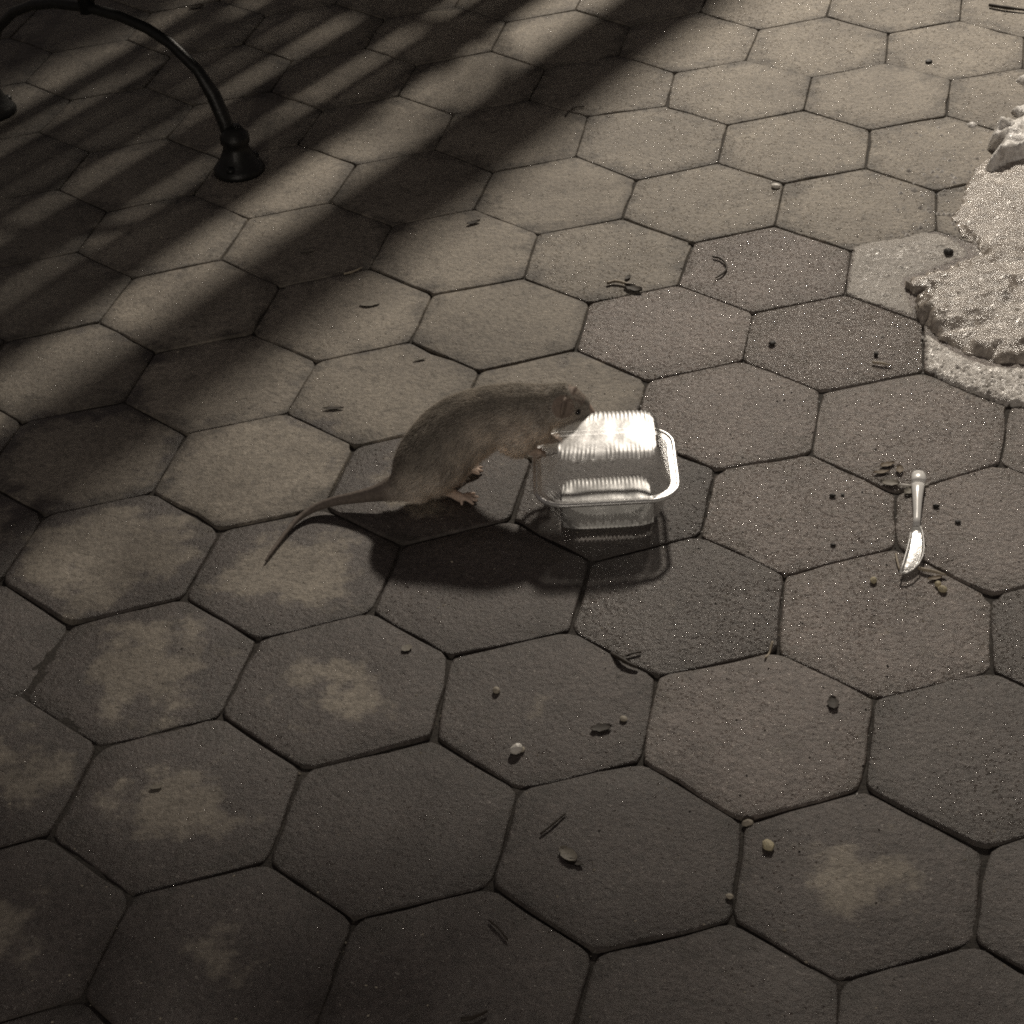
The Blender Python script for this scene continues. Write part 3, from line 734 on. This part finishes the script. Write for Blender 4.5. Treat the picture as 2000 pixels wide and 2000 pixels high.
# ------------------------------------------------------------------ plastic knife
M_KN, _nt, _nd, _lk, _bs = newmat('white_cutlery_plastic')
_bs.inputs['Base Color'].default_value = (0.88, 0.87, 0.84, 1); _bs.inputs['Roughness'].default_value = 0.28
_bs.inputs['Specular IOR Level'].default_value = 0.7; _bs.inputs['Subsurface Weight'].default_value = 0.2; _bs.inputs['Subsurface Radius'].default_value = (0.003, 0.003, 0.003); _bs.inputs['Subsurface Scale'].default_value = 1
M_BL = film_material('clear_blade_plastic', 0.50, 0.2, scr=0.6)
kn = empty('plastic_knife', gs(1786, 1020, -.001)); tag(kn, 'white disposable plastic knife lying near the right edge', 'knife')
KO = gv(1786, 1020)
def strip(rows, zt, zb, crown=0.0):
    """rows of left/right photo points along the knife -> closed slab, domed across"""
    V = []; F = []; n = 6
    for (l, r, dz) in rows:
        a = gv(*l, zt + dz); b = gv(*r, zt + dz)
        for k in range(n + 1):
            t = k / n; p = a.lerp(b, t); p.z += crown * math.sin(math.pi * t); V.append(p - KO)
    m = len(V)
    for i, (l, r, dz) in enumerate(rows):
        a = gv(*l, zt + dz); b = gv(*r, zt + dz)
        for k in range(n + 1):
            p = a.lerp(b, k / n); p.z = max(0.0015, p.z - zb); V.append(p - KO)
    R_ = len(rows); w = n + 1
    for i in range(R_ - 1):
        for k in range(n):
            F.append((i * w + k, (i + 1) * w + k, (i + 1) * w + k + 1, i * w + k + 1))
            F.append((m + i * w + k, m + i * w + k + 1, m + (i + 1) * w + k + 1, m + (i + 1) * w + k))
        F.append((i * w, m + i * w, m + (i + 1) * w, (i + 1) * w)); F.append((i * w + n, (i + 1) * w + n, m + (i + 1) * w + n, m + i * w + n))
    F.append(tuple(range(n + 1)) + tuple(m + k for k in range(n, -1, -1)))
    e = (R_ - 1) * w; F.append(tuple(e + k for k in range(n, -1, -1)) + tuple(m + e + k for k in range(n + 1)))
    return V, F
V, F = strip([((1784, 920), (1803, 920), .000), ((1780.5, 926), (1808, 926), .002), ((1780, 935), (1809, 935), .003), ((1781, 940), (1807, 940), .0015)], .009, .004, .0015)
link('handle_end', mesh('handle_end', V, F, M_KN), kn)
V, F = strip([((1781, 941), (1806, 941), .000), ((1781, 950), (1805, 950), .002), ((1782, 962), (1803, 962), .002), ((1783, 978), (1801, 978), .001), ((1784, 995), (1799.5, 995), 0), ((1784, 1012), (1798, 1012), -.001), ((1782, 1026), (1797.5, 1026), -.001)], .009, .004, .0018)
link('handle', mesh('handle', V, F, M_KN), kn)
V, F = strip([((1782, 1028), (1798, 1028), 0), ((1779, 1040), (1801.5, 1038), 0), ((1776, 1056), (1804, 1054), 0), ((1772, 1073), (1805, 1070), 0), ((1767, 1090), (1802, 1086), -.0005), ((1763, 1104), (1795, 1100), -.001), ((1760, 1112), (1783, 1112), -.0015), ((1758, 1117), (1770, 1118.5), -.002)], .0075, .0015, .0006)
bl = link('blade', mesh('blade', V, F, M_BL), kn)
eb = MB(); eb.tube([gv(x, y, .0085) - KO for x, y in ((1798, 1028), (1801.5, 1038), (1804, 1054), (1805, 1070), (1802, 1086), (1795, 1100), (1783, 1112), (1770, 1118.5), (1758, 1118))], .0008, 6)
eb.build('spine_edge', M_KN, bl)
eb = MB(); eb.tube([gv(x, y, .0085) - KO for x, y in ((1779, 1040), (1776, 1056), (1772, 1073), (1767, 1090), (1763, 1104), (1758, 1117))], .0009, 6)
eb.build('cutting_edge', M_KN, bl)

# ------------------------------------------------------------------ old ice and snow
def ice_material(name, c0, c1, rough, gl):
    m, nt, nd, lk, bs = newmat(name); pos = N(nt, 'ShaderNodeNewGeometry').outputs['Position']
    n1 = noise(nt, pos, 26, 5, 0.65, 0.4); n2 = noise(nt, pos, 420, 3, 0.7); n3 = noise(nt, pos, 120, 4, 0.7)
    c = ramp(nt, n1, [(0.32, c0), (0.68, c1)])
    c = mix(nt, 1.0, c, ramp(nt, n3, [(0.3, (0.6, 0.58, 0.56)), (0.7, (1.25, 1.25, 1.25))]), 'MULTIPLY')
    lk.new(c, bs.inputs['Base Color'])
    lk.new(ramp(nt, n3, [(0.35, (rough, rough, rough)), (0.65, (rough * .5, rough * .5, rough * .5))]), bs.inputs['Roughness'])
    bs.inputs['Specular IOR Level'].default_value = 0.6
    bs.inputs['Subsurface Weight'].default_value = 0.25; bs.inputs['Subsurface Radius'].default_value = (0.006, 0.006, 0.006); bs.inputs['Subsurface Scale'].default_value = 1
    b = N(nt, 'ShaderNodeBump'); b.inputs['Strength'].default_value = gl; b.inputs['Distance'].default_value = 0.003
    lk.new(math_(nt, 'ADD', n3, math_(nt, 'MULTIPLY', n2, 0.7)), b.inputs['Height']); lk.new(b.outputs[0], bs.inputs['Normal'])
    return m
M_ICE = ice_material('dirty_ice', (0.26, 0.225, 0.19), (0.62, 0.57, 0.51), 0.28, 0.6)
M_SNOW = ice_material('old_snow', (0.80, 0.78, 0.74), (0.92, 0.90, 0.87), 0.5, 0.6)
M_CRUST = ice_material('granular_ice', (0.55, 0.52, 0.48), (0.82, 0.79, 0.74), 0.4, 0.9)
def inside_dist(p, poly):
    """signed distance to polygon, positive inside"""
    ins = False; best = 1e9
    for i in range(len(poly)):
        a = poly[i - 1]; b = poly[i]
        if (a[1] > p[1]) != (b[1] > p[1]) and p[0] < (b[0] - a[0]) * (p[1] - a[1]) / (b[1] - a[1]) + a[0]: ins = not ins
        d = b - a; t = max(0, min(1, np.dot(p - a, d) / np.dot(d, d))); best = min(best, np.linalg.norm(p - a - d * t))
    return best if ins else -best
def slab(name, outline, step, hfun, mat, jit=0.3, z0=0.0005):
    poly = [gp(x, y)[:2] for x, y in outline]; P = np.array(poly); lo = P.min(0) - step; hi = P.max(0) + step
    nx = int((hi[0] - lo[0]) / step) + 2; ny = int((hi[1] - lo[1]) / step) + 2
    V = {}; vl = []; F = []; c = P.mean(0)
    for j in range(ny):
        for i in range(nx):
            p = lo + step * np.array([i, j]) + rng.uniform(-jit, jit, 2) * step
            d = inside_dist(p, poly)
            if d > -step * 0.6: V[(i, j)] = len(vl); vl.append((p[0] - c[0], p[1] - c[1], z0 + max(0, hfun(p, max(d, 0)))))
    for j in range(ny - 1):
        for i in range(nx - 1):
            q = [(i, j), (i + 1, j), (i + 1, j + 1), (i, j + 1)]
            if all(k in V for k in q): F.append(tuple(V[k] for k in q))
    # skirt to the stones so that the slab is solid
    from collections import Counter
    ec = Counter(); 
    for f in F:
        for a, b in zip(f, f[1:] + f[:1]): ec[(a, b)] += 1
    low = {}
    for (a, b) in [e for e in ec if (e[1], e[0]) not in ec]:
        for k in (a, b):
            if k not in low: low[k] = len(vl); vl.append((vl[k][0], vl[k][1], -0.006))
        F.append((b, a, low[a], low[b]))
    o = link(name, mesh(name, vl, F, mat)); o.location = (c[0], c[1], 0); return o
def nz(p, s, seed=0): return mnoise.fractal(Vector((p[0] * s, p[1] * s, seed)), 0.7, 2.0, 4)
ICE = [(1945, 300), (1909, 322), (1888, 360), (1878, 395), (1860, 430), (1880, 462), (1912, 485), (1906, 500), (1870, 520), (1824, 537), (1776, 548), (1770, 560), (1792, 580), (1786, 604), (1800, 630),
       (1826, 657), (1856, 678), (1890, 697), (1930, 709), (1975, 714), (2030, 706), (2110, 690), (2190, 640), (2230, 540), (2210, 430), (2150, 330), (2060, 285)]
def ice_h(p, d):
    d = max(0, d + 0.010 * nz(p, 45, 21) + 0.006 * nz(p, 130, 22) - 0.003); e = min(1, d / 0.026); prof = e ** 0.42
    th = min(1, max(.30, (pix((p[0], p[1], 0))[1] - 330) / 230))
    return th * prof * (0.017 + 0.012 * nz(p, 8, 1) + 0.003 * nz(p, 28, 2)) + 0.0016 * nz(p, 95, 3) * e + 0.0013 * nz(p, 260, 5) * e
ice = slab('ice_slab', ICE, 0.0042, ice_h, M_ICE); tag(ice, 'lumpy slab of dirty brown melting ice at the right edge', 'ice')
SNW = [(1935, 272), (1962, 262), (2000, 256), (2050, 262), (2080, 290), (2050, 318), (2000, 322), (1965, 330), (1935, 345), (1922, 335), (1940, 318), (1950, 300), (1928, 292)]
sn = slab('snow_patch', SNW, 0.0038, lambda p, d: min(1, d / .012) ** .6 * (.030 + .010 * nz(p, 40, 4)), M_SNOW); tag(sn, 'ragged white snow patch above the dirty ice slab', 'snow')
def chunk(poly, h, label):
    o = slab('snow_chunk', poly, 0.0032, lambda p, d: min(1, d / .008) ** .6 * (h + h * .4 * nz(p, 60, 7)), M_SNOW); tag(o, label, 'snow', 'loose snow chunks near the right edge')
chunk([(1972, 222), (1984, 214), (2010, 210), (2030, 220), (2020, 234), (1990, 232)], .010, 'flat white snow chunk lower of two at the far right edge')
chunk([(1984, 158), (1996, 150), (2020, 148), (2030, 162), (2000, 168)], .010, 'small white snow chunk upper of two at the far right edge')
chunk([(1889, 243), (1900, 240), (1909, 244), (1906, 250), (1892, 249)], .006, 'tiny white snow chip left of the snow patch')
def crust_h(p, d): return min(1, d / .006) * (.0045 + .0032 * nz(p, 210, 11) + .0016 * nz(p, 520, 12))
cr = slab('ice_crust', [(1806, 652), (1824, 664), (1858, 686), (1892, 704), (1932, 717), (1978, 722), (2040, 720), (2090, 740), (2080, 800), (2010, 795), (1950, 786), (1895, 766), (1850, 745), (1808, 722)], 0.0026, crust_h, M_CRUST, 0.45)
tag(cr, 'glittering white granular ice crust below the ice slab', 'ice')
cr = slab('ice_crust', [(1668, 484), (1700, 474), (1760, 466), (1800, 455), (1835, 458), (1870, 474), (1898, 498), (1862, 512), (1816, 530), (1768, 545), (1762, 556), (1776, 575), (1780, 602), (1788, 616), (1740, 604), (1690, 588), (1655, 574)],
          0.0030, lambda p, d: min(1, d / .02) * (.0022 + .0022 * nz(p, 180, 13)) , ice_material('thin_frost', (0.30, 0.275, 0.24), (0.44, 0.41, 0.37), 0.5, 0.8), 0.45)
tag(cr, 'thin pale frost film on the paver left of the ice slab', 'ice')

# ------------------------------------------------------------------ litter
def twig(pts, r, mat, label, group='twigs and stems on the paving', name='twig', lift=0.0010, cat='twig'):
    P = [(gs(x, y, r + .0006 + (lift if 0 < i < len(pts) - 1 else 0.0004)), r * (1 if i < len(pts) - 1 else .55)) for i, (x, y) in enumerate(pts)]
    Q = catmull(P, 4); o0 = Vector((*P[0][0].xy, 0)); b = MB(); b.tube([q[0] - o0 for q in Q], [q[1] * random.uniform(.85, 1.15) for q in Q], 7)
    o = b.build(name, mat); o.location = o0; tag(o, label, cat, group); return o
def blob(x, y, size, mat, name, label, cat, group, flat=0.6, rot=None):
    bm = bmesh.new(); bmesh.ops.create_icosphere(bm, subdivisions=2, radius=1)
    a = rot if rot is not None else random.uniform(0, 6.28); sd = random.uniform(0, 50)
    for v in bm.verts:
        k = 1 + 0.20 * mnoise.noise(v.co * 1.3 + Vector((sd, 0, 0)))
        p = Vector((v.co.x * size[0], v.co.y * size[1], v.co.z * size[0] * flat)) * k
        v.co = Matrix.Rotation(a, 3, 'Z') @ p
    me = bpy.data.meshes.new(name); bm.to_mesh(me); bm.free(); me.materials.append(mat)
    zmin = min(v.co.z for v in me.vertices)
    p = gs(x, y); p.z += -zmin * 0.85; o = link(name, me, None, p); tag(o, label, cat, group); return o
def leaf(x, y, ln, wd, mat, label, rot=0.0, curl=0.4, group='dead leaf scraps on the paving', name='leaf_scrap'):
    V = []; F = []; n = 9; m = 5; sd = random.uniform(0, 90)
    for i in range(n):
        t = i / (n - 1) * 2 - 1; hw = wd * (1 - t * t) ** .6 * (1 + .45 * mnoise.noise(Vector((t * 3, sd, 0)))) + wd * .06
        for j in range(m):
            s = j / (m - 1) * 2 - 1
            V.append((t * ln, s * hw, 0.0010 + curl * .6 * (s * s * wd * .5 + t * t * ln * .2) + .0008 * mnoise.noise(Vector((t * 4, s * 4, sd)))))
    k = len(V); V += [(x_, y_, z_ - .0006) for x_, y_, z_ in V]
    for i in range(n - 1):
        for j in range(m - 1):
            a = i * m + j; F.append((a, a + m, a + m + 1, a + 1)); F.append((k + a, k + a + 1, k + a + m + 1, k + a + m))
    R_ = Matrix.Rotation(rot, 3, 'Z'); V = [R_ @ Vector(v) for v in V]
    o = link(name, mesh(name, V, F, mat), None, gs(x, y, .0008)); tag(o, label, 'leaf', group); return o
twig([(1392, 501), (1405, 503), (1416, 512), (1419, 524), (1410, 535), (1397, 543)], .0013, M_TWIG_D, 'thin dark stem curled like a hook on a dry paver')
twig([(1186, 553), (1200, 549), (1215, 551), (1230, 556)], .0019, M_TWIG_P, 'pale bent twig touching a dark crumpled leaf')
leaf(1237, 565, .014, .006, M_LEAF_D, 'dark crumpled leaf beside the pale bent twig', 2.4, 1.1)
leaf(1226, 543, .006, .003, M_LEAF_D, 'small dark leaf speck just above the pale bent twig', 1.0, 0.6)
twig([(1104, 226), (1112, 215), (1124, 210), (1142, 208)], .0011, M_TWIG_D, 'thin arched dark stem on the pavers near the wide shadow band')
leaf(925, 437, .010, .0035, M_LEAF_D, 'small dark husk at the edge of the wide shadow band', 0.4, 0.9)
twig([(672, 534), (690, 527), (708, 520)], .0012, M_TWIG_P, 'straight pale straw sliver at the edge of the shadow band', name='straw')
leaf(601, 491, .009, .004, M_LEAF_G, 'pale oval flake inside the wide shadow band', 0.1, 0.2)
leaf(722, 594, .013, .006, M_LEAF_G, 'flat pale scrap on the paver below the straw sliver', 0.0, 0.1)
leaf(652, 799, .012, .0025, M_LEAF_D, 'short dark sliver on the paver behind the rat', -0.1, 0.4)
blob(1515, 366, (.0065, .0055), M_STONE_W, 'pebble', 'small white chip at a paving joint corner', 'pebble', 'pebbles and crumbs on the paving', .45)
twig([(1704, 707), (1722, 709), (1742, 713)], .0016, M_TWIG_P, 'short pale twig on the glittering paver left of the ice')
blob(1508, 674, (.0045, .004), M_STONE_D, 'pebble', 'dark grit lump on the left part of the glittering paver', 'pebble', 'pebbles and crumbs on the paving', .6)
blob(1711, 694, (.004, .003), M_STONE_D, 'pebble', 'dark grit lump just above the short pale twig', 'pebble', 'pebbles and crumbs on the paving', .6)
blob(1814, 121, (.006, .005), M_STONE_D, 'pebble', 'dark round spot of grit on a far right paver', 'pebble', 'pebbles and crumbs on the paving', .4)
blob(1852, 497, (.007, .006), M_STONE_D, 'pebble', 'dark pebble on the frosted paver beside the ice slab', 'pebble', 'pebbles and crumbs on the paving', .6)
blob(1009, 1468, (.0065, .0050), M_STONE_W, 'pebble', 'bright white rounded pebble on the near paver', 'pebble', 'pebbles and crumbs on the paving', .7, .3)
blob(1021, 1466, (.0035, .0025), M_STONE_P, 'pebble', 'grey chip touching the bright white pebble', 'pebble', 'pebbles and crumbs on the paving', .5)
blob(970, 1353, (.0042, .0036), M_STONE_P, 'crumb', 'small pale crumb above the bright white pebble', 'crumb', 'pebbles and crumbs on the paving', .7)
blob(1500, 1654, (.0052, .0068), M_CRUMB_Y, 'crumb', 'yellowish crumb on the dark paver at lower right', 'crumb', 'pebbles and crumbs on the paving', .6, .2)
blob(1460, 1606, (.0052, .0036), M_STONE_P, 'pebble', 'grey pebble wedged in a joint corner above the yellowish crumb', 'pebble', 'pebbles and crumbs on the paving', .6, 0)
blob(1425, 1752, (.0035, .0028), M_STONE_P, 'crumb', 'pale crumb beside the upright joint below the yellowish crumb', 'crumb', 'pebbles and crumbs on the paving', .6)
leaf(1110, 1674, .011, .006, M_LEAF_G, 'pale torn leaf scrap on the near dark paver', -1.0, 0.7)
leaf(1121, 1688, .009, .003, M_LEAF_D, 'dark leaf sliver under the pale torn scrap', -0.5, 0.4)
leaf(1627, 1376, .009, .005, M_LEAF_D, 'dark leaf scrap on the pale paver below the knife', 1.5, 0.6)
leaf(1174, 1424, .010, .005, M_LEAF_D, 'dark leaf scrap right of the bright white pebble', 0.1, 0.5)
blob(1218, 1407, (.004, .0035), M_STONE_P, 'crumb', 'pale crumb beside the dark leaf scrap', 'crumb', 'pebbles and crumbs on the paving', .5)
twig([(1509, 1256), (1502, 1272), (1494, 1287)], .0012, M_TWIG_P, 'short pale twig slanting over a joint')
twig([(1194, 1272), (1210, 1287), (1228, 1298), (1246, 1305)], .0022, M_TWIG_D, 'dark stick lying along a joint below the container')
twig([(1252, 1274), (1238, 1276), (1222, 1281)], .0010, M_TWIG_D, 'hair-thin dark stem above the dark joint stick')
twig([(900, 1995), (925, 1990), (952, 1978)], .0022, M_TWIG_D, 'dark stick at the very bottom edge')
twig([(1932, 9), (1962, 14), (2010, 20)], .0030, M_TWIG_D, 'dark straight stick in the top right corner')
twig([(1056, 1632), (1080, 1612), (1106, 1590)], .0008, M_TWIG_D, 'hair-thin dark stem on the near middle paver')
twig([(955, 1798), (975, 1815), (992, 1838)], .0010, M_TWIG_D, 'thin dark stem near the bottom middle joint')
leaf(384, 15, .013, .006, M_LEAF_D, 'dark leaf scrap in the light band at the top left', 0.2, 0.6)
twig([(1794, 1107), (1806, 1110), (1824, 1113), (1848, 1120)], .0019, M_TWIG_P, 'pale knobbly twig touching the tip of the knife')
twig([(1750, 1080), (1752, 1093), (1757, 1112)], .0007, M_TWIG_P, 'fine straw left of the knife tip', name='straw')
twig([(1757, 946), (1775, 948), (1795, 946), (1814, 943)], .0016, M_STONE_W, 'white straw sliver crossing under the knife handle', name='straw', lift=.0005)
for x, y, l, w, r, m, lab in ((1733, 908, .011, .006, .3, M_LEAF_T, 'tan leaf scrap topmost beside the knife handle'), (1757, 918, .010, .006, 1.4, M_LEAF_T, 'tan leaf scrap nearest the knife handle end'),
                             (1722, 922, .012, .004, .1, M_LEAF_T, 'narrow tan leaf sliver left of the knife handle'), (1738, 944, .013, .008, -.3, M_LEAF_G, 'flat grey-green leaf scrap left of the knife handle'),
                             (1776, 960, .009, .007, .8, M_LEAF_G, 'grey leaf scrap tucked against the knife handle'), (1826, 1128, .010, .004, .2, M_LEAF_T, 'tan leaf scrap below the knobbly twig')):
    leaf(x, y, l * .8, w * .65, m, lab, r, .8)
for x, y, sx, sy, lab in ((1626, 970, .0055, .003, 'dark grit lump on the paver left of the knife, larger of a pair'), (1646, 967, .003, .003, 'dark grit lump on the paver left of the knife, smaller of a pair'),
                          (1828, 991, .0055, .002, 'dark sliver of grit right of the knife handle'), (1871, 1022, .0048, .0038, 'dark grit lump right of the knife, farthest out'),
                          (1627, 1065, .0042, .003, 'dark grit lump left of the knife blade')):
    blob(x, y, (sx * .7, sy * .7), M_STONE_D, 'pebble', lab, 'pebble', 'pebbles and crumbs on the paving', .5, -.3)
for x, y, s, lab in ((1706, 1136, .0045, 'pale crumb below the knife tip'), (1832, 1141, .0042, 'yellow crumb below the knobbly twig, upper of two'), (1841, 1151, .0052, 'yellow crumb below the knobbly twig, lower of two')):
    blob(x, y, (s, s * .8), M_CRUMB_Y, 'crumb', lab, 'crumb', 'pebbles and crumbs on the paving', .6)
leaf(795, 1270, .006, .0045, M_LEAF_G, 'tiny grey scrap below the shadow of the rat', .7, .2)
leaf(305, 1537, .006, .003, M_LEAF_G, 'tiny pale scrap on the dark pavers at lower left', .1, .2)
leaf(820, 703, .008, .002, M_LEAF_G, 'thin pale scrap on the paver above the rat', .2, .3)

# loose grit too fine to count
def grit(name, nn, mat, lo_, hi_, region, label, hh=(.5, .9)):
    V = []; F = []
    for k in range(nn):
        x, y = region()
        p = gs(x, y); s = lo_ * (hi_ / lo_) ** (random.random() ** 2.2); a = random.uniform(0, 6.28); h = s * random.uniform(*hh)
        b = len(V); ca, sa = math.cos(a), math.sin(a)
        for (u, v, w) in ((1, 0, 0), (0, .8, 0), (-.9, .1, 0), (.1, -.7, 0), (.1, .1, 1)):
            V.append((p.x + s * (u * ca - v * sa), p.y + s * (u * sa + v * ca), p.z - .0002 + h * w))
        F += [(b, b + 1, b + 4), (b + 1, b + 2, b + 4), (b + 2, b + 3, b + 4), (b + 3, b, b + 4)]
    o = link(name, mesh(name, V, F, mat, False)); tag(o, label, 'grit', kind='stuff')
def reg_all(): return random.uniform(-100, 2100), random.uniform(-60, 2100)
def reg_r():
    while True:
        x, y = random.gauss(1600, 260), random.gauss(1000, 330)
        if x > 1100: return x, y
grit('pale_grit', 1500, M_STONE_P, .0005, .0022, reg_all, 'pale sand grains scattered over all the paving')
grit('dark_grit', 800, M_STONE_D, .0006, .0022, reg_r, 'dark grit scattered round the knife and container')

def reg_ice():
    while True:
        x, y = random.gauss(1860, 70), random.gauss(430, 140)
        if x > 1640 and 230 < y < 780: return x, y
grit('ice_crumbs', 600, M_SNOW, .0014, .0060, reg_ice, 'loose ice crumbs strewn round the ice slab')
M_GRAIN = simple('glint_grain', (0.82, 0.81, 0.78), 0.18, 0.1, 300, 0.8, 0)  # white grains standing in for wet glints on the stones
def reg_gl():
    while True:
        x, y = random.gauss(1600, 170), random.gauss(700, 170)
        if x > 1150 and random.random() < 1.0: return x, y
grit('glint_grains', 3400, M_GRAIN, .0005, .0017, reg_gl, 'fine white grains added as glints on the pavers left of the ice slab', (.12, .3))
grit('glint_specks', 1300, M_GRAIN, .0005, .0014, reg_r, 'fine white grains added as glints round the knife', (.12, .3))
